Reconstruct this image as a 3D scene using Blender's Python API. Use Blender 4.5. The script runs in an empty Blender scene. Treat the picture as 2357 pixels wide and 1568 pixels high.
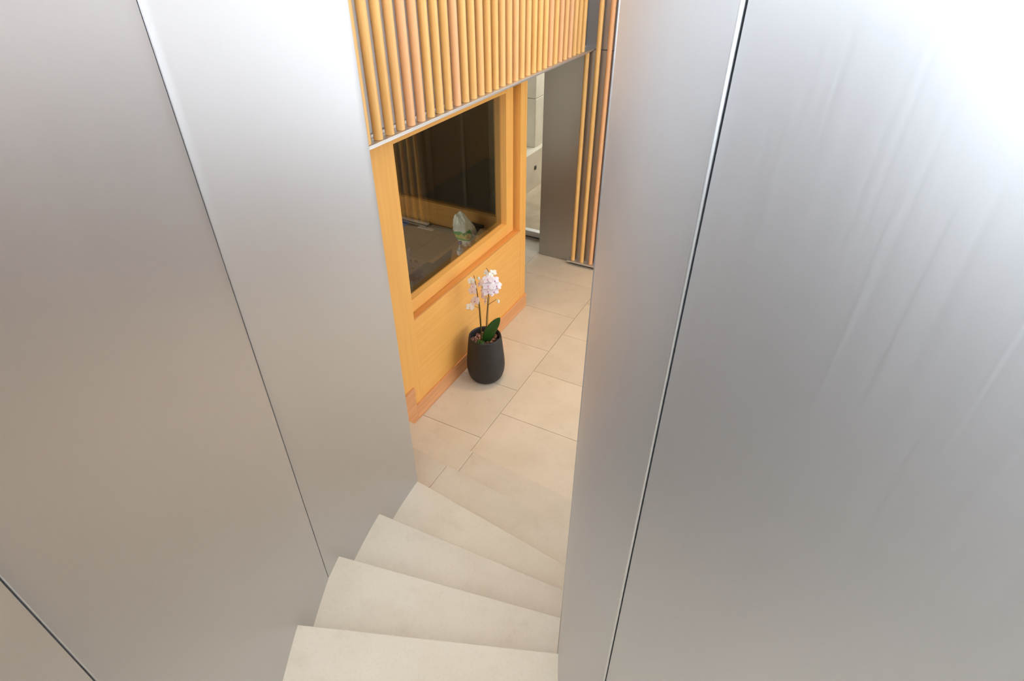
import bpy, bmesh, math, random
from mathutils import Vector, Matrix
R = math.radians
sc = bpy.context.scene
COL = sc.collection

# ---------------------------------------------------------------- camera, world, lights, exposure
cam_d = bpy.data.cameras.new('camera'); cam = bpy.data.objects.new('camera', cam_d); COL.objects.link(cam)
cam_d.sensor_width = 36.0; cam_d.lens = 1327.7/2357*36.0; cam_d.clip_start = 0.02
cam.location = (0, 0, 3.1); cam.rotation_euler = (R(90-36.12), 0, R(27.8))
sc.camera = cam

world = bpy.data.worlds.new('world'); sc.world = world; world.use_nodes = True
bg = world.node_tree.nodes['Background']
bg.inputs[0].default_value = (0.87, 0.94, 1.0, 1); bg.inputs[1].default_value = 5.0

def area_light(name, loc, rot, size, size_y, power, color):
    l = bpy.data.lights.new(name, 'AREA'); l.shape = 'RECTANGLE'; l.size = size; l.size_y = size_y
    l.energy = power; l.color = color
    o = bpy.data.objects.new(name, l); o.location = loc; o.rotation_euler = rot; COL.objects.link(o)
    return o

vs = sc.view_settings
vs.view_transform = 'Standard'; vs.look = 'None'; vs.gamma = 1.0; vs.use_curve_mapping = False
vs.exposure = 0.05

# ---------------------------------------------------------------- helpers
def tag(o, label=None, cat=None, group=None, kind=None):
    if label: o['label'] = label
    if cat: o['category'] = cat
    if group: o['group'] = group
    if kind: o['kind'] = kind
    return o

def empty(name, loc=(0, 0, 0)):
    o = bpy.data.objects.new(name, None); o.location = loc; o.empty_display_size = 0.05
    COL.objects.link(o); return o

def link(name, me, mat=None, parent=None, loc=None):
    o = bpy.data.objects.new(name, me); COL.objects.link(o)
    if mat is not None and not me.materials: me.materials.append(mat)
    if parent is not None: o.parent = parent
    if loc is not None: o.location = loc
    return o

def finish(bm, name, smooth=False, angle=None):
    bmesh.ops.recalc_face_normals(bm, faces=bm.faces)
    me = bpy.data.meshes.new(name); bm.to_mesh(me); bm.free()
    if smooth:
        for p in me.polygons: p.use_smooth = True
        if angle is not None: me.set_sharp_from_angle(angle=R(angle))
    return me

def bm_box(bm, x0, x1, y0, y1, z0, z1):
    vs_ = [bm.verts.new(p) for p in ((x0,y0,z0),(x1,y0,z0),(x1,y1,z0),(x0,y1,z0),(x0,y0,z1),(x1,y0,z1),(x1,y1,z1),(x0,y1,z1))]
    for f in ((0,3,2,1),(4,5,6,7),(0,1,5,4),(1,2,6,5),(2,3,7,6),(3,0,4,7)): bm.faces.new([vs_[i] for i in f])

def box(name, x0, x1, y0, y1, z0, z1, mat, parent=None, bevel=0.0, seg=1):
    """box centred on its own origin (so that object-space grain is local); parents sit at the world origin or given place"""
    cx, cy, cz = (x0+x1)/2, (y0+y1)/2, (z0+z1)/2
    bm = bmesh.new(); bm_box(bm, x0-cx, x1-cx, y0-cy, y1-cy, z0-cz, z1-cz)
    if bevel: bmesh.ops.bevel(bm, geom=bm.edges[:], offset=bevel, segments=seg, affect='EDGES', profile=0.5)
    p = parent.matrix_basis.translation if parent is not None else Vector((0,0,0))
    return link(name, finish(bm, name), mat, parent, Vector((cx, cy, cz)) - p)

def prism(name, pts, z0, z1, mat, parent=None, bevel=0.0, smooth=False):
    """plan polygon extruded from z0 to z1, world coordinates"""
    bm = bmesh.new()
    lo = [bm.verts.new((x, y, z0)) for x, y in pts]; hi = [bm.verts.new((x, y, z1)) for x, y in pts]
    n = len(pts)
    bm.faces.new(lo[::-1]); top = bm.faces.new(hi)
    for i in range(n): bm.faces.new((lo[i], lo[(i+1) % n], hi[(i+1) % n], hi[i]))
    if bevel: bmesh.ops.bevel(bm, geom=list(top.edges), offset=bevel, segments=2, affect='EDGES', profile=0.5)
    return link(name, finish(bm, name, smooth, 30 if smooth else None), mat, parent)

def lathe_bm(profile, seg=48, bm=None):
    bm = bm or bmesh.new(); rings = []
    for r, z in profile:
        rings.append([bm.verts.new((max(r, 1e-4)*math.cos(2*math.pi*i/seg), max(r, 1e-4)*math.sin(2*math.pi*i/seg), z)) for i in range(seg)])
    for a, b in zip(rings, rings[1:]):
        for i in range(seg): bm.faces.new((a[i], a[(i+1) % seg], b[(i+1) % seg], b[i]))
    bm.faces.new(rings[0][::-1]); bm.faces.new(rings[-1])
    return bm

def tube_bm(pts, radii, seg=8, bm=None):
    bm = bm or bmesh.new(); P = [Vector(p) for p in pts]; rings = []
    for i, p in enumerate(P):
        d = (P[min(i+1, len(P)-1)] - P[max(i-1, 0)]).normalized()
        u = d.cross(Vector((0.31, 0.77, 0.2))).normalized(); v = d.cross(u)
        r = radii[i] if isinstance(radii, (list, tuple)) else radii
        rings.append([bm.verts.new(p + r*(math.cos(2*math.pi*k/seg)*u + math.sin(2*math.pi*k/seg)*v)) for k in range(seg)])
    for a, b in zip(rings, rings[1:]):
        for i in range(seg): bm.faces.new((a[i], a[(i+1) % seg], b[(i+1) % seg], b[i]))
    bm.faces.new(rings[0][::-1]); bm.faces.new(rings[-1])
    return bm

def smooth_pts(pts, n=4):
    P = [Vector(p) for p in pts]; out = []
    for i in range(len(P)-1):
        p0, p1, p2, p3 = P[max(i-1,0)], P[i], P[i+1], P[min(i+2,len(P)-1)]
        for k in range(n):
            t = k/n
            out.append(0.5*((2*p1)+(p2-p0)*t+(2*p0-5*p1+4*p2-p3)*t*t+(3*p1-p0-3*p2+p3)*t**3))
    out.append(P[-1]); return out

# ---------------------------------------------------------------- materials
def new_mat(name):
    m = bpy.data.materials.new(name); m.use_nodes = True
    nt = m.node_tree; return m, nt, nt.nodes['Principled BSDF']

def simple(name, col, rough=0.5, metal=0.0, **kw):
    m, nt, b = new_mat(name)
    b.inputs['Base Color'].default_value = (*col, 1); b.inputs['Roughness'].default_value = rough; b.inputs['Metallic'].default_value = metal
    for k, v in kw.items(): b.inputs[k.replace('_', ' ')].default_value = v
    return m

def nd(nt, t, **kw):
    n = nt.nodes.new(t)
    for k, v in kw.items(): setattr(n, k, v)
    return n

def ramp(nt, fac, stops):
    r = nd(nt, 'ShaderNodeValToRGB'); e = r.color_ramp.elements
    while len(e) < len(stops): e.new(0.5)
    for x, (p, c) in zip(e, stops): x.position = p; x.color = (*c, 1)
    nt.links.new(fac, r.inputs[0]); return r.outputs[0]

def mixc(nt, fac, a, b, mode='MIX'):
    m = nd(nt, 'ShaderNodeMix', data_type='RGBA', blend_type=mode)
    for s, v in ((m.inputs[0], fac), (m.inputs[6], a), (m.inputs[7], b)):
        if hasattr(v, 'links'): nt.links.new(v, s)
        elif isinstance(v, (int, float)): s.default_value = v
        else: s.default_value = (*v, 1)
    return m.outputs[2]

def coords(nt, scale, world_space=False):
    mp = nd(nt, 'ShaderNodeMapping'); mp.inputs['Scale'].default_value = scale
    if world_space:
        g = nd(nt, 'ShaderNodeNewGeometry'); nt.links.new(g.outputs['Position'], mp.inputs[0])
    else:
        t = nd(nt, 'ShaderNodeTexCoord'); nt.links.new(t.outputs['Object'], mp.inputs[0])
    return mp.outputs[0]

def noise(nt, vec, scale, detail=3.0, rough=0.55, w=None):
    n = nd(nt, 'ShaderNodeTexNoise'); n.inputs['Scale'].default_value = scale; n.inputs['Detail'].default_value = detail
    n.inputs['Roughness'].default_value = rough
    if w is not None:
        n.noise_dimensions = '4D'; nt.links.new(w, n.inputs['W'])
    nt.links.new(vec, n.inputs['Vector']); return n.outputs['Fac']

def bump(nt, b, h, strength, dist=0.002):
    n = nd(nt, 'ShaderNodeBump'); n.inputs['Strength'].default_value = strength; n.inputs['Distance'].default_value = dist
    nt.links.new(h, n.inputs['Height']); nt.links.new(n.outputs[0], b.inputs['Normal'])

def wood(name, axis, light, dark, pink=None, rough=0.42):
    m, nt, b = new_mat(name)
    s = [42.0, 42.0, 42.0]; s['xyz'.index(axis)] = 1.3
    oi = nd(nt, 'ShaderNodeObjectInfo')
    rw = nd(nt, 'ShaderNodeMath', operation='MULTIPLY'); nt.links.new(oi.outputs['Random'], rw.inputs[0]); rw.inputs[1].default_value = 40
    v = coords(nt, s)
    n1 = noise(nt, v, 1.0, 4, 0.6, rw.outputs[0])
    c = ramp(nt, n1, [(0.30, dark), (0.62, light)])
    if pink:
        pf = nd(nt, 'ShaderNodeMapRange'); pf.inputs[1].default_value = 0.50; pf.inputs[2].default_value = 0.95
        nt.links.new(oi.outputs['Random'], pf.inputs[0])
        c = mixc(nt, pf.outputs[0], c, pink)
    nt.links.new(c, b.inputs['Base Color']); b.inputs['Roughness'].default_value = rough
    bump(nt, b, n1, 0.06, 0.001)
    return m

LW, DW = (0.93, 0.49, 0.125), (0.87, 0.425, 0.098)
M_ROD = wood('fir_rod', 'z', (0.94, 0.56, 0.195), (0.86, 0.46, 0.135), pink=(0.92, 0.49, 0.23), rough=0.4)
M_WOOD_V = wood('fir_vertical', 'z', LW, DW)
M_WOOD_H = wood('fir_horizontal', 'y', LW, DW)
M_WOOD_X = wood('fir_crosswise', 'x', LW, DW)
M_SILL = wood('shaded_fir_sill', 'y', (0.74, 0.33, 0.085), (0.64, 0.26, 0.06))  # sill fir darkened in colour because it catches less light
M_SKIRT = wood('skirting_wood', 'y', (0.80, 0.40, 0.175), (0.68, 0.29, 0.11))
M_INNER = wood('dimmed_inner_fir', 'x', (0.60, 0.33, 0.10), (0.52, 0.27, 0.075))  # same fir with the dim light of the booth put into its colour
M_DESK = wood('desk_wood', 'y', (0.42, 0.25, 0.11), (0.34, 0.19, 0.08))
M_DESK_D = wood('desk_dark_wood', 'x', (0.27, 0.19, 0.11), (0.22, 0.15, 0.085))

def metal(name, col, rough):
    m, nt, b = new_mat(name)
    b.inputs['Base Color'].default_value = (*col, 1); b.inputs['Metallic'].default_value = 1.0
    v = coords(nt, (260, 260, 3.0), True)
    n1 = noise(nt, v, 1.0, 2, 0.5)
    mr = nd(nt, 'ShaderNodeMapRange'); mr.inputs[3].default_value = rough-0.03; mr.inputs[4].default_value = rough+0.04
    nt.links.new(n1, mr.inputs[0]); nt.links.new(mr.outputs[0], b.inputs['Roughness'])
    return m
M_PANEL = metal('satin_aluminium', (0.615, 0.615, 0.63), 0.42)
M_PANEL_D = metal('satin_grey_panel', (0.48, 0.465, 0.455), 0.45)
M_TRAY = metal('tray_aluminium', (0.78, 0.77, 0.76), 0.45)
M_GAP = simple('dark_joint', (0.03, 0.03, 0.035), 0.8)

def stone(name, a, bcol, rough=0.55):
    m, nt, b = new_mat(name)
    oi = nd(nt, 'ShaderNodeObjectInfo')
    v = coords(nt, (1, 1, 1), True)
    n1 = noise(nt, v, 3.0, 4, 0.55); n2 = noise(nt, v, 90.0, 3, 0.6); n3 = noise(nt, v, 9.0, 3, 0.5)
    c = ramp(nt, n1, [(0.35, a), (0.65, bcol)])
    sp = ramp(nt, n2, [(0.30, (0.955, 0.95, 0.94)), (0.5, (1, 1, 1))])
    st = ramp(nt, n3, [(0.26, (0.945, 0.935, 0.915)), (0.42, (1, 1, 1))])
    c = mixc(nt, 1.0, c, sp, 'MULTIPLY'); c = mixc(nt, 1.0, c, st, 'MULTIPLY')
    rr = nd(nt, 'ShaderNodeMapRange'); rr.inputs[3].default_value = 0.93; rr.inputs[4].default_value = 1.03
    nt.links.new(oi.outputs['Random'], rr.inputs[0])
    cm = nd(nt, 'ShaderNodeVectorMath', operation='SCALE'); nt.links.new(c, cm.inputs[0]); nt.links.new(rr.outputs[0], cm.inputs['Scale'])
    nt.links.new(cm.outputs[0], b.inputs['Base Color'])
    b.inputs['Roughness'].default_value = rough
    bump(nt, b, n2, 0.05, 0.001)
    return m
M_STONE = stone('limestone', (0.70, 0.60, 0.462), (0.755, 0.655, 0.52))
M_GROUT = simple('grout', (0.46, 0.33, 0.19), 0.9)
M_CONC = stone('concrete', (0.56, 0.48, 0.36), (0.66, 0.575, 0.44), 0.85)
M_GRAVEL = stone('exterior_ground', (0.46, 0.35, 0.22), (0.60, 0.47, 0.31), 0.9)
M_PLASTER = simple('white_plaster', (0.80, 0.80, 0.79), 0.8)
M_DARKWALL = simple('dark_wall', (0.10, 0.10, 0.09), 0.8)

def thin_glass(name, tint, refl=1.0):
    m, nt, b = new_mat(name); nt.nodes.remove(b)
    out = nt.nodes['Material Output']
    fr = nd(nt, 'ShaderNodeFresnel'); ge = nd(nt, 'ShaderNodeNewGeometry')
    io = nd(nt, 'ShaderNodeMapRange'); io.inputs[3].default_value = 1.5; io.inputs[4].default_value = 1/1.5
    nt.links.new(ge.outputs['Backfacing'], io.inputs[0]); nt.links.new(io.outputs[0], fr.inputs['IOR'])
    ml = nd(nt, 'ShaderNodeMath', operation='MULTIPLY', use_clamp=True); ml.inputs[1].default_value = refl
    nt.links.new(fr.outputs[0], ml.inputs[0])
    tr = nd(nt, 'ShaderNodeBsdfTransparent'); tr.inputs[0].default_value = (*tint, 1)
    gl = nd(nt, 'ShaderNodeBsdfGlossy'); gl.inputs['Roughness'].default_value = 0.0
    mx = nd(nt, 'ShaderNodeMixShader')
    nt.links.new(ml.outputs[0], mx.inputs[0]); nt.links.new(tr.outputs[0], mx.inputs[1]); nt.links.new(gl.outputs[0], mx.inputs[2])
    nt.links.new(mx.outputs[0], out.inputs[0])
    return m
M_GLASS = thin_glass('window_glass', (0.74, 0.73, 0.65), 1.35)
M_GLASS_TINT = thin_glass('tinted_glass', (0.74, 0.74, 0.74))
M_GLASS_WIN = thin_glass('added_window_glass', (0.98, 0.98, 0.98))
M_GLASS_CLEAR = thin_glass('clear_glass', (0.95, 0.96, 0.95))

# ---------------------------------------------------------------- plan of the stair
CX, CY, RIN = 0.93, 1.44, 1.34
TOP = 4.6
WTOP = 3.12      # top edge of the curved stair walls
def r_out(t):
    t = min(t, 69.0); return 2.405 - 0.0056*t + 0.0000405*t*t
def polar(t, r): return (CX - r*math.cos(R(t)), CY - r*math.sin(R(t)))

def curved_panel(name, t0, t1, rf, inward, thick, z0, z1, gap, rad, mat, parent, n=26):
    """one sheet of the wall: plan outline with rounded vertical edges, extruded; the face is at radius rf(t)"""
    s = -1 if inward else 1           # direction of the visible face (towards the centre or away from it)
    rm = rf((t0+t1)/2); dg = math.degrees(gap/2/rm); a0, a1 = t0+dg, t1-dg
    dr = math.degrees(rad/rm)
    face = []
    for k in range(6):                # rounded start edge
        q = k/5*math.pi/2
        t = a0 + dr*(1-math.cos(q)); face.append(polar(t, rf(t) - s*rad*(1-math.sin(q))))
    for k in range(1, n):
        t = a0+dr + (a1-a0-2*dr)*k/n; face.append(polar(t, rf(t)))
    for k in range(6):
        q = (1-k/5)*math.pi/2
        t = a1 - dr*(1-math.cos(q)); face.append(polar(t, rf(t) - s*rad*(1-math.sin(q))))
    back = [polar(a1 - (a1-a0)*k/n, rf(a1-(a1-a0)*k/n) - s*thick) for k in range(n+1)]
    return prism(name, face+back, z0, z1, mat, parent, smooth=True)

# ---------------------------------------------------------------- structure: floor and tiles
floor = box('floor', -4.2, 3.2, -2.2, 5.85, -0.12, -0.006, M_GROUT); tag(floor, 'beige stone tiled hall floor', kind='structure')
XE = [-3.415, -2.515, -1.615, -0.715, 0.185, 1.085, 1.985, 2.885]
JA = [1.97, 2.57, 3.165, 3.765, 4.355, 4.955, 5.555]
JB = [2.27, 2.868, 3.458, 4.062, 4.662, 5.262]
g = 0.0017
for i in range(len(XE)-1):
    x0, x1 = XE[i]+g, XE[i+1]-g
    J = JA if i % 2 == 1 else JB
    ys = [y for y in J]
    if J is JB: ys = [1.67] + ys + [5.80]
    else: ys = ys + [5.80]
    for y0, y1 in zip(ys, ys[1:]):
        if x1 < -2.5 and y1 < 4.2: continue
        if i >= 4 and y1 < 2.9: continue
        t = box('floor_tile', x0, x1, y0+g, y1-g, -0.02, 0.0, M_STONE, floor, bevel=0.0016)

# ---------------------------------------------------------------- stair
stair = empty('staircase', (-0.9, 1.4, 0)); tag(stair, 'pale limestone winding stair between curved metal walls', 'staircase')
RISE = 0.17
def drum_x(y): return CX - math.sqrt(RIN**2 - (y-CY)**2)
def solve_in(p, d):      # where a nosing line meets the drum
    px, py = p[0]-CX, p[1]-CY; b = px*d[0]+py*d[1]; c = px*px+py*py-(RIN-0.004)**2
    t = -b - math.sqrt(b*b-c); return (p[0]+t*d[0], p[1]+t*d[1])
nose = {}
def line(p, q):
    d = Vector((q[0]-p[0], q[1]-p[1])).normalized(); return p, solve_in(p, d)
nose[1] = line((-2.130, 2.335), (-0.75, 2.229))
nose[2] = line((-2.130, 2.044), (-0.646, 1.901))
nose[3] = line((-1.499, 1.6835), (-0.536, 1.588))
nose[4] = line((-1.455, 1.311), (-0.461, 1.368))
nose[5] = line((-1.366, 0.958), (-0.396, 1.158))
nose[6] = line((-1.209, 0.5955), (-0.306, 0.954))
for k in range(7, 17):
    t = 31.5 + (k-7)*9.8
    nose[k] = (polar(t, r_out(t)+0.004), polar(t, RIN-0.004))
def theta(p): return math.degrees(math.atan2(CY-p[1], CX-p[0]))
def arc(p, q, rf, off, n=5):
    a, b = theta(p), theta(q)
    return [polar(a+(b-a)*k/n, rf(a+(b-a)*k/n)+off) for k in range(1, n)]
rin_f = lambda t: RIN
def step(level, pts):
    o = prism('step', pts, max(0.0, (level-1)*RISE - 0.05), level*RISE, M_STONE, stair, bevel=0.003)
    o.location = -stair.location; return o
def split_x(nA, nB, x):
    def cut(n):
        (x0, y0), (x1, y1) = n; t = (x-x0)/(x1-x0); return (x, y0+t*(y1-y0))
    return cut(nA), cut(nB)
jx = -1.505
# levels 1 and 2: two slabs each
b1 = ((nose[2][0][0], nose[2][0][1]-0.02), (nose[2][1][0], nose[2][1][1]-0.02))
c0, c1 = split_x(nose[1], b1, jx)
step(1, [nose[1][0], (c0[0]-0.001, c0[1]), (c1[0]-0.001, c1[1]), b1[0]])
step(1, [(c0[0]+0.001, c0[1]), nose[1][1]] + arc(nose[1][1], b1[1], rin_f, -0.004, 4) + [b1[1], (c1[0]+0.001, c1[1])])
c0, _ = split_x(nose[2], b1, jx)
b2 = (nose[3][1][0], nose[3][1][1]-0.02)
step(2, [nose[2][0], (c0[0]-0.001, c0[1]), (jx-0.001, 1.70), (-2.130, 1.70)])
step(2, [(c0[0]+0.001, c0[1]), nose[2][1]] + arc(nose[2][1], b2, rin_f, -0.004, 4) + [b2, (-1.495, 1.664), (jx+0.001, 1.69)])
for k in range(3, 16):
    A, B = nose[k], nose[k+1]
    pts = [A[0], A[1]] + arc(A[1], B[1], rin_f, -0.004) + [B[1], B[0]] + arc(B[0], A[0], r_out, 0.012)
    step(k, pts)

# ---------------------------------------------------------------- curved metal walls
wl = empty('wall_left', (-1.4, 1.0, 0)); tag(wl, 'tall curved satin aluminium wall on the outer side of the stair', kind='structure')
LOW_TOP = 2.84      # outer wall kept low out of view so the drum reflects daylight
seams = [-5.8, 14.45, 37.45, 60.5, 83.5, 106.5, 129.5]
def facet(a, b, sag):
    """radius of a gently bowed sheet between the seams a and b"""
    A, B = Vector(polar(a, r_out(a))), Vector(polar(b, r_out(b)))
    n = Vector((-(B-A).y, (B-A).x)).normalized()
    if n.dot(Vector((CX, CY))-A) > 0: n = -n
    P = [A+(B-A)*k/60 + n*sag*4*(k/60)*(1-k/60) for k in range(-3, 64)]
    tab = [(math.degrees(math.atan2(CY-p.y, CX-p.x)) % 360, (p-Vector((CX, CY))).length) for p in P]
    tab = [((t if t < 300 else t-360), r) for t, r in tab]
    def f(t):
        for (t0, r0), (t1, r1) in zip(tab, tab[1:]):
            if t <= t1 or (t1, r1) == tab[-1]: return r0+(r1-r0)*(t-t0)/(t1-t0)
    return f
for a, b in zip(seams, seams[1:]):
    o = curved_panel('metal_panel', a, b, facet(a, b, 0.026), True, 0.010, 0.0, WTOP if a < 37 else LOW_TOP, 0.0035, 0.0025, M_PANEL, wl); o.location = -wl.location
for a, b, h in ((seams[0], seams[2], WTOP), (seams[2], seams[-1], LOW_TOP)):
    n = 40; a_, b_ = a+0.25, b-0.25
    pts = [polar(a_+(b_-a_)*k/n, r_out(a_+(b_-a_)*k/n)+0.004) for k in range(n+1)] + [polar(b_-(b_-a_)*k/n, r_out(b_-(b_-a_)*k/n)+0.06) for k in range(n+1)]
    o = prism('wall_core', pts, 0.0, h-0.01, M_GAP, wl); o.location = -wl.location

wr = empty('wall_right', (CX, CY, 0)); tag(wr, 'curved satin aluminium drum wall on the inner side of the stair', kind='structure')
for k in range(16):
    a = 40.75 + 22.36*k - (22.36*16 if k > 8 else 0)
    o = curved_panel('metal_panel', a, a+22.36+(360-22.36*16 if k == 8 else 0), rin_f, False, 0.012, 0.0, WTOP, 0.0075, 0.0025, M_PANEL, wr); o.location = -wr.location
M_TRIM = metal('bright_trim', (0.66, 0.67, 0.69), 0.36)
for k in range(16):
    a = 40.75 + 22.36*k - (22.36*16 if k > 8 else 0)
    p = polar(a-0.075, RIN-0.0004)
    o = link('joint_trim', finish(tube_bm([(p[0], p[1], 0.0), (p[0], p[1], WTOP)], 0.0030, 16), 'joint_trim', True, 40), M_TRIM, wr); o.location = -wr.location
pts = [polar(360*k/96, RIN-0.0115) for k in range(96)]
o = prism('wall_core', pts, 0.0, WTOP-0.01, M_GAP, wr); o.location = -wr.location

# return wall between the outer stair wall and the booth
wret = box('wall_return', -2.135, -1.515, 1.60, 1.695, 0.0, WTOP, M_PANEL); tag(wret, 'metal wall stub closing the stair beside the booth', kind='structure')

# ---------------------------------------------------------------- back wall, gallery, hall enclosure
wb = empty('wall_back', (-1.5, 5.40, 0)); tag(wb, 'grey metal panelled wall at the end of the hall', kind='structure')
ZS = 2.160
YB = 5.395
def wpanel(x0, x1, z0, z1): box('wall_panel', x0, x1, YB, YB+0.03, z0, z1, M_PANEL_D, wb, bevel=0.0015)
wpanel(-2.495, -1.50, 0.004, ZS+0.001); wpanel(-2.11, -1.50, ZS+0.006, TOP)
wpanel(-0.48, 0.6, 0.004, ZS+0.001); box('bounce_panel', -0.48, 0.60, YB, YB+0.03, ZS+0.006, TOP, M_PLASTER, wb); wpanel(0.605, 3.2, 0.004, 1.20); wpanel(0.605, 0.8, 1.205, TOP); box('bounce_panel', -1.495, -0.485, YB, YB+0.03, ZS+0.006, 2.40, M_PLASTER, wb); box('bounce_panel', -1.495, -0.485, YB, YB+0.03, 3.0, TOP, M_PLASTER, wb)  # unseen white panels added to lighten what the left metal wall reflects
box('wall_core', -2.49, -1.50, YB+0.03, 5.74, 0.0, TOP, M_DARKWALL, wb)
box('wall_core', -0.48, 0.6, YB+0.03, 5.74, 0.0, TOP, M_DARKWALL, wb); box('wall_core', 0.6, 3.2, YB+0.03, 5.74, 0.0, 1.2, M_DARKWALL, wb); box('wall_core', 0.6, 0.8, YB+0.03, 5.74, 1.2, TOP, M_DARKWALL, wb)
box('wall_core', -1.50, -0.48, YB+0.03, 5.74, ZS, 2.40, M_DARKWALL, wb); box('wall_core', -1.50, -0.48, YB+0.03, 5.74, 3.0, TOP, M_DARKWALL, wb)

w2 = empty('added_transom', (-1.0, 5.45, 2.4)); tag(w2, 'tinted transom added over the door to brighten the metal wall', kind='structure')  # opening added so the left metal wall reflects more light at the top
box('window_pane', -1.50, -0.48, 5.47, 5.476, 2.40, 3.0, M_GLASS_TINT, w2)
w3 = empty('added_window', (2.0, 5.45, 1.2)); tag(w3, 'tall unseen window added for the metal wall to reflect', kind='structure')  # unseen window added to whiten what the outer metal wall mirrors
box('window_pane', 0.80, 3.2, 5.47, 5.476, 1.2, TOP, M_GLASS_WIN, w3)
for x in (0.80, 1.58, 2.38, 3.14): box('mullion', x, x+0.06, 5.45, 5.50, 1.2, TOP, M_TRAY, w3)
dr = empty('door_1', (-0.99, 5.5, 0)); tag(dr, 'dark glazed entrance door in the end wall', kind='structure')
for x0, x1 in ((-1.50, -1.43), (-0.55, -0.48), (-1.01, -0.97)): box('door_stile', x0, x1, 5.48, 5.53, 0.0, ZS, M_DARKWALL, dr, bevel=0.003)
for z0, z1 in ((0.0, 0.09), (ZS-0.08, ZS)): box('door_rail', -1.43, -0.55, 5.481, 5.529, z0, z1, M_DARKWALL, dr, bevel=0.003)
box('door_pane', -1.43, -0.55, 5.50, 5.51, 0.09, ZS-0.08, simple('dark_pane', (0.02, 0.02, 0.018), 0.05), dr)

gal = empty('wall_gallery', (-2.1, 3.5, ZS)); tag(gal, 'grey metal wall of the upper floor behind the timber rods', kind='structure')
ys = [1.60, 2.85, 4.10, YB-0.002]
for y0, y1 in zip(ys, ys[1:]): box('wall_panel', -2.125, -2.098, y0+0.002, y1-0.002, ZS-0.005, TOP, M_PANEL_D, gal, bevel=0.0015)
box('wall_core', -4.2, -2.125, 1.60, 5.85, ZS, TOP, M_DARKWALL, gal)

ce = empty('ceiling', (0, 1.5, TOP)); tag(ce, 'white ceiling with an opening added to light the stair from above', kind='structure')
SK = (-2.0, 2.0, -2.3, 0.8)  # unseen opening added for the light it drops onto the treads
for x0, x1, y0, y1 in ((-4.2, SK[0], -2.35, 5.85), (SK[1], 3.35, -2.35, 5.85), (SK[0], SK[1], -2.35, SK[2]), (SK[0], SK[1], SK[3], 5.85)):
    box('ceiling_slab', x0, x1, y0, y1, TOP, TOP+0.25, M_PLASTER, ce)
wwest = box('wall_west', -2.3, -2.2, -2.35, 1.6, 0, 2.6, M_PLASTER); tag(wwest, 'plain wall outside the curved stair wall', kind='structure')
we = empty('wall_east', (3.2, 1.6, 0)); tag(we, 'plain wall on the far side of the hall with a tall window opening', kind='structure')
box('wall_block', 3.2, 3.35, -2.2, 2.9, 0, 2.95, M_PLASTER, we); box('wall_block', 3.2, 3.35, 2.9, 5.85, 0, 0.4, M_PLASTER, we); box('wall_block', 3.2, 3.35, 2.9, 5.85, 2.3, TOP, M_PLASTER, we)
ws = box('wall_south', -2.2, 3.35, -2.35, -2.2, 0, 2.6, M_PLASTER); tag(ws, 'plain wall behind the stair', kind='structure')
wp = box('wall_passage', -4.2, -4.1, 1.6, 5.75, 0, ZS, M_DARKWALL); tag(wp, 'dark wall added behind the booth to darken the view', kind='structure')  # added to keep the view past the booth dark

# ---------------------------------------------------------------- passage window and the yard outside
w1 = empty('window_1', (-3.2, 5.75, 0)); tag(w1, 'full height window at the end of the passage', kind='structure')
box('window_sill', -3.3, -2.42, 5.72, 5.80, 0.02, 0.085, M_TRAY, w1, bevel=0.004)
box('sill_shadow', -3.3, -2.42, 5.735, 5.80, 0.0, 0.02, M_DARKWALL, w1)  # dark strip standing for the shadow gap under the sill
box('window_head', -3.3, -2.42, 5.73, 5.79, ZS-0.06, ZS, M_TRAY, w1)
box('window_pane', -3.3, -2.42, 5.756, 5.764, 0.085, ZS-0.06, M_GLASS_CLEAR, w1)
wpw = box('wall_passage_end', -4.1, -3.3, 5.70, 5.82, 0, ZS, M_DARKWALL); tag(wpw, 'dark wall added beside the passage window to hide the bright yard', kind='structure')  # added to cut the bright yard out of the end pane's view
yslab = box('yard_shade_slab', -7, -2.0, 5.86, 7.3, 2.5, 2.7, M_CONC); tag(yslab, 'unseen concrete slab added to shade the yard outside', kind='structure')  # slab added above the view to darken the yard
yard = box('yard_ground', -7, 1.0, 5.86, 12, -0.12, 0.0, M_GRAVEL); tag(yard, 'rough tan paved ground outside the passage window', kind='structure')
yr = box('yard_light_block_right', -2.0, -1.8, 5.86, 12, 0, 1.8, M_CONC); tag(yr, 'concrete wall added to keep side light out of the yard', kind='structure')  # added out of view to shut side light out of the yard
yw = box('wall_yard_low', -5.2, -3.43, 5.9, 12, 0.0, 0.52, M_CONC, bevel=0.006); tag(yw, 'low concrete wall with a wide ledge outside', kind='structure')
yx = box('yard_light_block_left', -5.2, -5.0, 5.9, 7.319, 0.52, 2.5, M_CONC); tag(yx, 'concrete wall added above the ledge to block light from the left', kind='structure')  # added to block sideways light and darken the concrete block's front
yb_ = empty('wall_yard_high', (-4, 7.4, 0.52)); tag(yb_, 'board marked concrete block standing on the low wall', kind='structure')
for z0, z1 in ((0.52, 1.165), (1.17, 1.80), (1.805, 3.6)): box('concrete_lift', -5.2, -3.50, 7.32, 12, z0, z1, M_CONC, yb_, bevel=0.006)
so = box('wall_socket', -3.432, -3.418, 7.175, 7.225, 0.262, 0.318, simple('black_plastic', (0.02, 0.02, 0.02), 0.5), bevel=0.003)
tag(so, 'small black square fitting low on the concrete wall outside', 'wall fitting')

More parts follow.
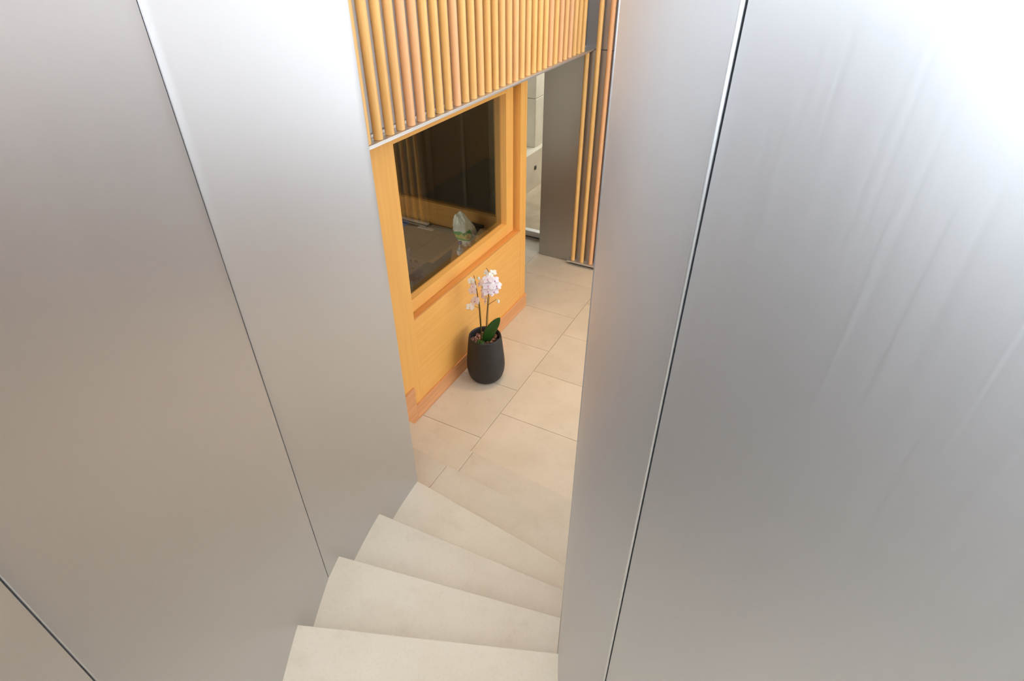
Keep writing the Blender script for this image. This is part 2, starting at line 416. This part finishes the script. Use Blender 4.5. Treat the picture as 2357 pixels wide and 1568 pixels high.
# ---------------------------------------------------------------- timber rod screens
def rod_mesh(r, h):
    bm = lathe_bm([(r-0.002, 0), (r, 0.002), (r, h-0.002), (r-0.002, h)], 24)
    return finish(bm, 'rod', True, 40)
scr = empty('timber_screen', (-2.04, 2.086, ZS)); tag(scr, 'long screen of round timber rods hung above the booth window', 'screen')
rm = rod_mesh(0.0252, TOP-ZS-0.02); rm.materials.append(M_ROD)
for k in range(33):
    link('rod', rm, None, scr, (0, 0.0963*k, 0.014))
y0, y1 = 1.70, YB-0.004
box('tray', -2.092, -2.006, y0, y1, ZS+0.003, ZS+0.013, M_TRAY, scr, bevel=0.001)
box('tray_lip', -2.008, -2.003, y0, y1, ZS-0.004, ZS+0.008, M_TRAY, scr, bevel=0.001)
box('tray_channel', -2.096, -2.084, y0, y1, ZS+0.0135, ZS+0.032, M_TRAY, scr, bevel=0.001)

def back_screen(x0, n, label):
    s = empty('timber_screen', (x0, 5.352, 0.03)); tag(s, label, 'screen', 'rod screens on the end wall')
    m = rod_mesh(0.0225, TOP-0.07); m.materials.append(M_ROD)
    for k in range(n):
        mm = m
        if x0 + 0.104*k < -2.0: mm = rod_mesh(0.0225, ZS-0.066); mm.materials.append(M_ROD)     # ends below the tray of the long screen
        link('rod', mm, None, s, (0.104*k, 0, 0.024))
    box('tray', x0-0.058, x0+0.104*(n-1)+0.05, 5.312, YB-0.001, 0.036, 0.053, M_TRAY, s, bevel=0.001)
    box('tray_shadow', x0-0.04, x0+0.104*(n-1)+0.03, 5.36, YB-0.001, 0.0, 0.036, M_GAP, s)  # dark fill standing for the shadow gap under the tray
    return s
back_screen(-2.059, 6, 'tall screen of round timber rods next to the grey pier')
back_screen(-0.433, 8, 'tall screen of round timber rods seen mirrored in the booth window')

# ---------------------------------------------------------------- booth
bo = empty('reception_booth', (-2.7, 3.2, 0)); tag(bo, 'orange fir reception booth with a large fixed window', 'booth')
XF = -2.147; ZT = ZS-0.008
box('stile', -2.187, XF, 1.70, 2.618, 0.0, ZT, M_WOOD_V, bo, bevel=0.001)
box('front_panel', -2.187, XF-0.0006, 2.618, 4.235, 0.0, 0.848, M_WOOD_H, bo, bevel=0.001)
box('post', -2.30, XF, 4.222, 4.335, 0.86, ZT, M_WOOD_V, bo, bevel=0.001)
box('post', -2.30, XF, 4.2355, 4.335, 0.0, 0.86, M_WOOD_V, bo)
box('sill', -2.30, XF, 2.618, 4.2215, 0.8485, 0.862, M_SILL, bo, bevel=0.001)
sk = box('skirting_board', XF, -2.133, 2.515, 4.349, 0.0, 0.142, M_SKIRT, bo, bevel=0.0015)
box('skirting_board', XF, -2.133, 1.70, 2.515, 0.0, 0.318, M_SKIRT, bo, bevel=0.0015)
box('skirting_board', -2.35, XF, 4.335, 4.349, 0.0, 0.142, M_SKIRT, bo)
sash = empty('window_frame', (-2.225, 3.4, 1.5)); 
sash.parent = bo; sash.location = Vector((-2.225, 3.4, 1.5)) - bo.location
def sbox(name, *a, **k):
    o = box(name, *a, None, **k); o.location = o.location - Vector((-2.225, 3.4, 1.5)); o.parent = sash; return o
sbox('sash_stile', -2.262, -2.200, 4.074, 4.193, 0.864, ZT, M_WOOD_V, bevel=0.001)
sbox('sash_stile', -2.262, -2.200, 2.560, 2.670, 0.864, ZT, M_WOOD_V, bevel=0.001)
sbox('sash_rail', -2.262, -2.200, 2.670, 4.074, 0.864, 0.964, M_WOOD_H, bevel=0.001)
sbox('sash_rail', -2.262, -2.200, 2.670, 4.074, 2.040, ZT, M_WOOD_H, bevel=0.001)
sbox('pane', -2.256, -2.250, 2.666, 4.078, 0.960, 2.044, M_GLASS)
# far side of the sash seen through the glass, end and rear walls
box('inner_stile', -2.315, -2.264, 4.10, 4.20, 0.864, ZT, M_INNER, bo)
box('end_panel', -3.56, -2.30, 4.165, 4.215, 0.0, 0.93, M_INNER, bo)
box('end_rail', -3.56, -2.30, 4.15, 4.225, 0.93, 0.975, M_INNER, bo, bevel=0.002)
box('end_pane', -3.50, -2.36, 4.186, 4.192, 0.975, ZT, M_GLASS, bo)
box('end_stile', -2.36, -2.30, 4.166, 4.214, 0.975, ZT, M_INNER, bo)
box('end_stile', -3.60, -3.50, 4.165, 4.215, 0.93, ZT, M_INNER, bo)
box('rear_panel', -3.60, -3.56, 1.70, 4.165, 0.0, ZT, M_WOOD_V, bo)

# ---------------------------------------------------------------- inside the booth
ds = empty('desk', (-2.9, 3.3, 0)); tag(ds, 'brown wooden desk inside the booth behind the window', 'desk')
box('desk_top', -3.55, -2.665, 2.3, 4.14, 0.715, 0.748, M_DESK_D, ds, bevel=0.002)
box('counter_top', -2.664, -2.31, 2.3, 4.145, 0.715, 0.748, M_DESK, ds, bevel=0.002)
for x in (-3.4, -2.4):
    for y in (2.4, 4.05): box('leg', x-0.025, x+0.025, y-0.025, y+0.025, 0.0, 0.715, M_DARKWALL, ds)
tag(box('desk_back_strip', -3.5, -2.70, 4.085, 4.14, 0.748, 0.766, M_DARKWALL, bevel=0.002), 'low dark strip along the back edge of the desk', 'tray')  # flat dark strip at the far side of the desk top

pl = simple('black_matte', (0.035, 0.034, 0.033), 0.45)
def in_box(name, x0, x1, y0, y1, z0, z1, mat, label, cat, bev=0.003):
    return tag(box(name, x0, x1, y0, y1, z0, z1, mat, bevel=bev), label, cat)
lap = empty('laptop', (-2.47, 3.24, 0.748)); tag(lap, 'open dark grey laptop on the counter close to the glass', 'laptop')
box('base', -2.66, -2.43, 2.97, 3.50, 0.748, 0.763, pl, lap, bevel=0.003)
lid = box('lid', -0.005, 0.005, -0.265, 0.265, -0.095, 0.095, pl, None, bevel=0.003); lid.parent = lap
lid.location = (0.055, -0.005, 0.103); lid.rotation_euler = (0, R(13), 0)
# plastic carrier bag
from mathutils import noise as mn
M_BAG, nt, b = new_mat('carrier_bag_print')
tc = nd(nt, 'ShaderNodeTexCoord'); sx = nd(nt, 'ShaderNodeSeparateXYZ'); nt.links.new(tc.outputs['Object'], sx.inputs[0])
def m2(op, a, b_):
    n = nd(nt, 'ShaderNodeMath', operation=op)
    for s_, v_ in zip(n.inputs, (a, b_)):
        if hasattr(v_, 'links'): nt.links.new(v_, s_)
        else: s_.default_value = v_
    return n.outputs[0]
Y, Z = sx.outputs[1], sx.outputs[2]
yy = m2('ADD', Y, m2('MULTIPLY', Z, 0.55))
gy = m2('MULTIPLY', m2('LESS_THAN', m2('ABSOLUTE', m2('ADD', yy, -0.018), 0), 0.052), m2('LESS_THAN', m2('ABSOLUTE', m2('ADD', Z, -0.135), 0), 0.052))
ry = m2('ADD', m2('POWER', m2('ADD', yy, -0.006), 2.0), m2('POWER', m2('ADD', Z, -0.128), 2.0))
yl = m2('LESS_THAN', ry, 0.0013); yl2 = m2('LESS_THAN', ry, 0.0003)
c = mixc(nt, gy, (0.88, 0.90, 0.90), (0.07, 0.42, 0.12)); c = mixc(nt, yl, c, (0.72, 0.66, 0.16)); c = mixc(nt, yl2, c, (0.62, 0.42, 0.05))
nt.links.new(c, b.inputs['Base Color']); b.inputs['Roughness'].default_value = 0.35
bm = bmesh.new(); bmesh.ops.create_icosphere(bm, subdivisions=5, radius=1.0)
for v_ in bm.verts:
    p = v_.co.copy(); t = p.z
    n_ = mn.ridged_multi_fractal(p*1.7+Vector((3.1, 0.4, 7)), 1.0, 2.1, 4, 1.0, 2.0, noise_basis='PERLIN_ORIGINAL')
    k = 0.80 + 0.15*n_
    sq = Vector((max(-0.78, min(0.78, p.x)), max(-0.8, min(0.8, p.y)), max(-0.93, min(0.9, p.z))))*k
    wid = 1.0 if t < 0.2 else 1.0-0.45*(t-0.2)
    z = (sq.z+0.78)*0.195; ear = 0.055*max(0, t-0.55)*(abs(p.y)+0.2)*2.0
    v_.co = Vector((sq.x*0.085*wid, sq.y*0.115*wid - 0.50*z + 0.06, max(0.0, z+ear)))
o = link('carrier_bag', finish(bm, 'carrier_bag', True, 40), M_BAG, None, (-2.53, 3.93, 0.748)); tag(o, 'crumpled white plastic carrier bag with green and yellow print', 'bag')
bm = bmesh.new(); bmesh.ops.create_icosphere(bm, subdivisions=4, radius=1.0)
for v_ in bm.verts:
    p = v_.co.copy(); k = 0.9+0.09*mn.noise(p*2.3)+0.05*mn.noise(p*6)
    v_.co = Vector((p.x*0.06*k, p.y*0.10*k, max(0, (p.z*k+0.8)*0.094)))
o = link('paper_bag', finish(bm, 'paper_bag', True, 50), simple('tan_paper', (0.34, 0.20, 0.07), 0.7), None, (-2.405, 4.00, 0.748)); tag(o, 'scrunched tan paper bag beside the white carrier bag', 'bag')
bt = empty('water_bottle', (-2.445, 3.70, 0.748)); tag(bt, 'small clear water bottle with a purple cap by the window', 'bottle')
M_PET = thin_glass('bottle_plastic', (0.85, 0.90, 0.95), 2.2)
link('bottle_body', finish(lathe_bm([(0.026,0),(0.030,0.004),(0.031,0.03),(0.0295,0.035),(0.031,0.04),(0.031,0.09),(0.028,0.108),(0.018,0.128),(0.0125,0.138),(0.0125,0.148)], 24), 'bottle_body', True, 50), M_PET, bt)
link('label', finish(lathe_bm([(0.0313,0.045),(0.0314,0.046),(0.0314,0.084),(0.0313,0.085)], 24), 'label', True, 50), simple('bottle_label', (0.55, 0.64, 0.78), 0.5), bt)
link('cap', finish(lathe_bm([(0.0145,0.142),(0.015,0.144),(0.015,0.160),(0.0135,0.163)], 20), 'cap', True, 50), simple('purple_cap', (0.10, 0.07, 0.28), 0.45), bt)
in_box('storage_box', -2.63, -2.47, 4.09, 4.145, 0.748, 0.875, simple('dark_box', (0.03, 0.022, 0.02), 0.6), 'small dark box against the end panel behind the bags', 'box')
in_box('blue_packet', -3.345, -3.255, 4.00, 4.075, 0.748, 0.778, simple('blue_plastic', (0.03, 0.12, 0.55), 0.45), 'bright blue packet at the far end of the desk', 'packet', 0.008)
WP = simple('white_paper', (0.66, 0.68, 0.70), 0.6)
in_box('ruler', -3.40, -3.06, 4.095, 4.135, 0.766, 0.774, WP, 'long pale ruler lying along the back edge of the desk', 'ruler', 0.002)
in_box('paper_slip', -3.14, -2.97, 4.035, 4.078, 0.748, 0.755, WP, 'short white paper slip in front of the ruler', 'paper', 0.002)
mk = link('marker_pen', finish(lathe_bm([(0.007,0),(0.0085,0.002),(0.0085,0.045),(0.006,0.05)], 12), 'marker_pen', True, 50), WP, None, (-2.405, 3.815, 0.748)); tag(mk, 'white marker cap standing between bottle and paper bag', 'pen')

# ---------------------------------------------------------------- unseen warm lamps added to light the hall and the booth
def downlight(x, y, z, power, label, blend=1.0, size=54, radius=0.05):
    t = empty('added_downlight', (x, y, z)); tag(t, label, 'lamp', 'added downlights')
    link('trim_ring', finish(lathe_bm([(0.052,-0.001),(0.062,-0.006),(0.066,-0.001)], 32), 'trim_ring', True, 50), M_TRAY, t)
    l = bpy.data.lights.new('downlight_bulb', 'SPOT'); l.energy = power; l.color = (1.0, 0.71, 0.41); l.spot_size = R(size); l.spot_blend = blend; l.shadow_soft_size = radius
    lo = bpy.data.objects.new('downlight_bulb', l); COL.objects.link(lo); lo.parent = t; lo.location = (0, 0, -0.05)
downlight(-1.45, 4.0, TOP, 165, 'unseen warm downlight added above the orchid side of the hall')  # added to warm and brighten the timber and floor
downlight(-0.9, 4.9, TOP, 110, 'unseen warm downlight added in front of the end wall')
downlight(-2.95, 3.1, ZS, 2.5, 'unseen warm downlight added to brighten the booth interior', 0.8, 150)  # lamp added so the booth interior does not go black

# ---------------------------------------------------------------- potted orchid
PX, PY = -1.935, 3.208
orc = empty('potted_orchid', (PX, PY, 0)); tag(orc, 'pale pink orchid in a ribbed charcoal pot on the floor by the booth', 'plant')
prof = []
ctrl = [(0.085, 0.0), (0.112, 0.008), (0.132, 0.03), (0.147, 0.07), (0.1545, 0.12), (0.1545, 0.17), (0.151, 0.22), (0.146, 0.27), (0.141, 0.32), (0.136, 0.37), (0.131, 0.41), (0.128, 0.422)]
sp = smooth_pts([(r, z, 0) for r, z in ctrl], 30)
for p in sp[::1]:
    rb = 0.0005*math.sin(p[1]*2*math.pi/0.0115) if 0.03 < p[1] < 0.415 else 0
    if not prof or p[1]-prof[-1][1] > 0.0012: prof.append((p[0]+rb, p[1]))
prof += [(0.124, 0.4255), (0.119, 0.423), (0.117, 0.41), (0.120, 0.36), (0.118, 0.355)]
M_POT = simple('charcoal_pot', (0.022, 0.021, 0.021), 0.55)
link('pot', finish(lathe_bm(prof, 64), 'pot', True, 60), M_POT, orc)
random.seed(4)
M_BARK, nt, b = new_mat('bark')
v = coords(nt, (1, 1, 1)); n1 = noise(nt, v, 38, 2)
nt.links.new(ramp(nt, n1, [(0.35, (0.10, 0.035, 0.02)), (0.5, (0.32, 0.15, 0.10)), (0.66, (0.52, 0.30, 0.22))]), b.inputs['Base Color'])
bm = bmesh.new()
for k in range(170):
    r = 0.112*math.sqrt(random.random()); a = random.uniform(0, 6.283)
    m = Matrix.Translation((r*math.cos(a), r*math.sin(a), 0.362+random.uniform(0, 0.014))) @ Matrix.Rotation(random.uniform(0, 6.28), 4, (random.random(), random.random(), random.random()+0.1))
    s = random.uniform(0.007, 0.014)
    m = m @ Matrix.Diagonal((s*1.3, s, s*0.65, 1))
    bmesh.ops.create_icosphere(bm, subdivisions=1, radius=1.0, matrix=m)
o = link('bark_chips', finish(bm, 'bark_chips'), M_BARK, orc); tag(o, 'reddish bark chips filling the pot', kind='stuff')

M_STEM = simple('orchid_stem', (0.045, 0.028, 0.015), 0.5)
M_STEM_G = simple('orchid_stem_green', (0.20, 0.17, 0.03), 0.5)
def stem(pts, r0, r1, mat):
    P = smooth_pts(pts, 4); n = len(P)
    link('stem', finish(tube_bm(P, [r0+(r1-r0)*i/(n-1) for i in range(n)], 7), 'stem', True), mat, orc)
stem([(-0.027,-0.014,0.36),(-0.030,-0.016,0.577),(-0.035,-0.018,0.717),(-0.043,-0.023,0.826),(-0.050,-0.026,0.891),(-0.056,-0.029,0.936),(-0.060,-0.032,0.969)], 0.0045, 0.002, M_STEM)
stem([(-0.020,-0.020,0.36),(-0.022,-0.016,0.577),(-0.029,-0.015,0.717),(-0.034,-0.018,0.764)], 0.003, 0.002, M_STEM_G)
stem([(0.007,0.004,0.36),(0.014,0.008,0.556),(0.023,0.012,0.678),(0.032,0.017,0.795),(0.046,0.024,0.909),(0.044,0.023,0.965),(0.036,0.019,1.006),(0.023,0.012,1.031)], 0.0045, 0.002, M_STEM)
stem([(0.018,0.006,0.36),(0.024,0.010,0.556),(0.029,0.015,0.678),(0.040,0.021,0.788)], 0.003, 0.002, M_STEM_G)
stem([(0.027,0.014,0.709),(0.054,0.028,0.733),(0.084,0.044,0.756)], 0.0022, 0.0016, M_STEM)
stem([(0.022,0.012,0.764),(0.009,0.005,0.811),(-0.005,-0.002,0.860)], 0.002, 0.0016, M_STEM_G)
stem([(-0.040,-0.021,0.682),(-0.062,-0.033,0.696),(-0.089,-0.047,0.692)], 0.002, 0.0014, M_STEM_G)

# leaves
M_LEAF = simple('orchid_leaf', (0.022, 0.085, 0.012), 0.32)
def leaf(pts, width, side, fold=0.25):
    P = smooth_pts(pts, 5); n = len(P); bm = bmesh.new(); rows = []
    side = Vector(side).normalized()
    for i, p in enumerate(P):
        t = i/(n-1); w = width*(math.sin(math.pi*min(1, 0.16+0.86*t))**0.75) if t < 1 else 0.001
        d = (P[min(i+1,n-1)]-P[max(i-1,0)]).normalized(); s = (side - d*side.dot(d)).normalized(); up = s.cross(d)
        rows.append([bm.verts.new(p + s*w*u + up*fold*w*abs(u)) for u in (-1, -0.55, 0, 0.55, 1)])
    for a, b in zip(rows, rows[1:]):
        for j in range(4): bm.faces.new((a[j], a[j+1], b[j+1], b[j]))
    o = link('leaf', finish(bm, 'leaf', True), M_LEAF, orc)
    md = o.modifiers.new('solid', 'SOLIDIFY'); md.thickness = 0.0025
    return o
leaf([(0.012,-0.008,0.372),(0.028,-0.002,0.425),(0.052,0.016,0.49),(0.086,0.04,0.555),(0.108,0.057,0.592)], 0.043, (0.786,0.22,-0.382))
leaf([(-0.005,-0.015,0.372),(0.006,-0.05,0.405),(0.018,-0.085,0.405),(0.03,-0.118,0.376)], 0.019, (0.8,0.25,0.1))
leaf([(-0.008,-0.015,0.372),(-0.022,-0.045,0.400),(-0.026,-0.075,0.39),(-0.024,-0.092,0.378)], 0.016, (0.8,-0.3,0.1))

# flowers
M_PETAL = simple('orchid_petal', (0.93, 0.83, 0.89), 0.5)
M_PETAL_W = simple('orchid_petal_white', (0.93, 0.91, 0.86), 0.5)
M_LIP = simple('orchid_lip', (0.66, 0.24, 0.42), 0.5)
M_BUD = simple('orchid_bud', (0.62, 0.62, 0.22), 0.5)
def petal(bm, ang, length, width, cup):
    rows = []
    for i in range(6):
        t = i/5; w = width*math.sin(math.pi*(0.12+0.80*t))**0.8
        rr = 0.002 + length*t; z = cup*(t*t) - 0.1*length*t
        row = []
        for u in (-1, -0.5, 0, 0.5, 1):
            x, y = rr*(1-0.06*abs(u)), w*u
            row.append(bm.verts.new((x*math.cos(ang)-y*math.sin(ang), x*math.sin(ang)+y*math.cos(ang), z - 0.15*w*abs(u)**2)))
        rows.append(row)
    for a, b in zip(rows, rows[1:]):
        for j in range(4): bm.faces.new((a[j], a[j+1], b[j+1], b[j]))
def flower_meshes(size, cup):
    bm = bmesh.new()
    for ang in (90, 215, 325): petal(bm, R(ang), size, size*0.36, cup*size)
    for ang in (10, 170): petal(bm, R(ang), size*1.08, size*0.58, cup*size*0.6)
    me = finish(bm, 'flower', True)
    bm = bmesh.new()
    bmesh.ops.create_uvsphere(bm, u_segments=8, v_segments=6, radius=size*0.12, matrix=Matrix.Translation((0, -size*0.10, size*0.10)) @ Matrix.Diagonal((0.8, 1.3, 0.8, 1)))
    return me, finish(bm, 'lip', True)
random.seed(9)
def place_flower(off, size, yaw, pitch, roll=0, white=False, cup=0.1):
    me, lp = flower_meshes(size*1.14, cup)
    o = link('flower', me, M_PETAL_W if white else M_PETAL, orc, off)
    # flower faces local +z; yaw 0 faces the stair side (-y)
    q = Matrix.Rotation(R(yaw), 4, 'Z') @ Matrix.Rotation(R(90-pitch), 4, 'X') @ Matrix.Rotation(R(roll), 4, 'Z')
    o.rotation_euler = q.to_euler()
    md = o.modifiers.new('solid', 'SOLIDIFY'); md.thickness = 0.0008
    link('lip', lp, M_LIP if not white else M_BUD, o)
for off, size, yaw, pitch, roll, white in [
    ((0.047,-0.012,0.953), 0.035, 25, 30, 5, False), ((0.051,-0.016,0.902), 0.038, 28, 32, -6, False), ((0.046,-0.012,0.848), 0.036, 25, 28, 8, False),
    ((0.078,0.036,0.924), 0.034, 62, 25, 10, False), ((0.090,0.044,0.880), 0.036, 58, 25, -8, False), ((0.076,0.024,0.836), 0.035, 50, 22, 15, False),
    ((0.064,0.034,0.985), 0.027, 50, 40, 20, True), ((0.022,0.013,0.988), 0.022, -20, 20, 0, True),
    ((-0.079,-0.040,0.921), 0.027, -8, 25, 20, True), ((-0.068,-0.036,0.874), 0.031, -25, 25, -10, False), ((-0.074,-0.042,0.832), 0.033, -8, 5, 15, False),
    ((-0.060,-0.032,0.745), 0.040, -20, 20, 30, False), ((-0.095,-0.050,0.690), 0.030, 0, 35, 0, True),
    ((-0.022,-0.012,0.900), 0.030, -45, 25, 40, False), ((-0.012,-0.006,0.840), 0.029, -50, 15, 0, False), ((-0.004,-0.010,0.795), 0.027, -40, 10, 10, False), ((0.018,-0.010,0.757), 0.030, -45, 5, 60, False)]:
    place_flower(off, size, yaw, pitch, roll, white, cup=0.25 if white else 0.1)
for off, r, mat in [((-0.028,-0.015,0.943), 0.013, M_PETAL_W), ((0.098,0.052,0.740), 0.014, M_PETAL_W), ((0.084,0.044,0.757), 0.007, M_BUD), ((-0.006,-0.003,0.868), 0.008, M_BUD), ((-0.034,-0.018,0.948), 0.008, M_BUD)]:
    bm = bmesh.new(); bmesh.ops.create_uvsphere(bm, u_segments=10, v_segments=8, radius=r, matrix=Matrix.Diagonal((0.8, 0.8, 1.15, 1)))
    link('bud', finish(bm, 'bud', True), mat, orc, off)
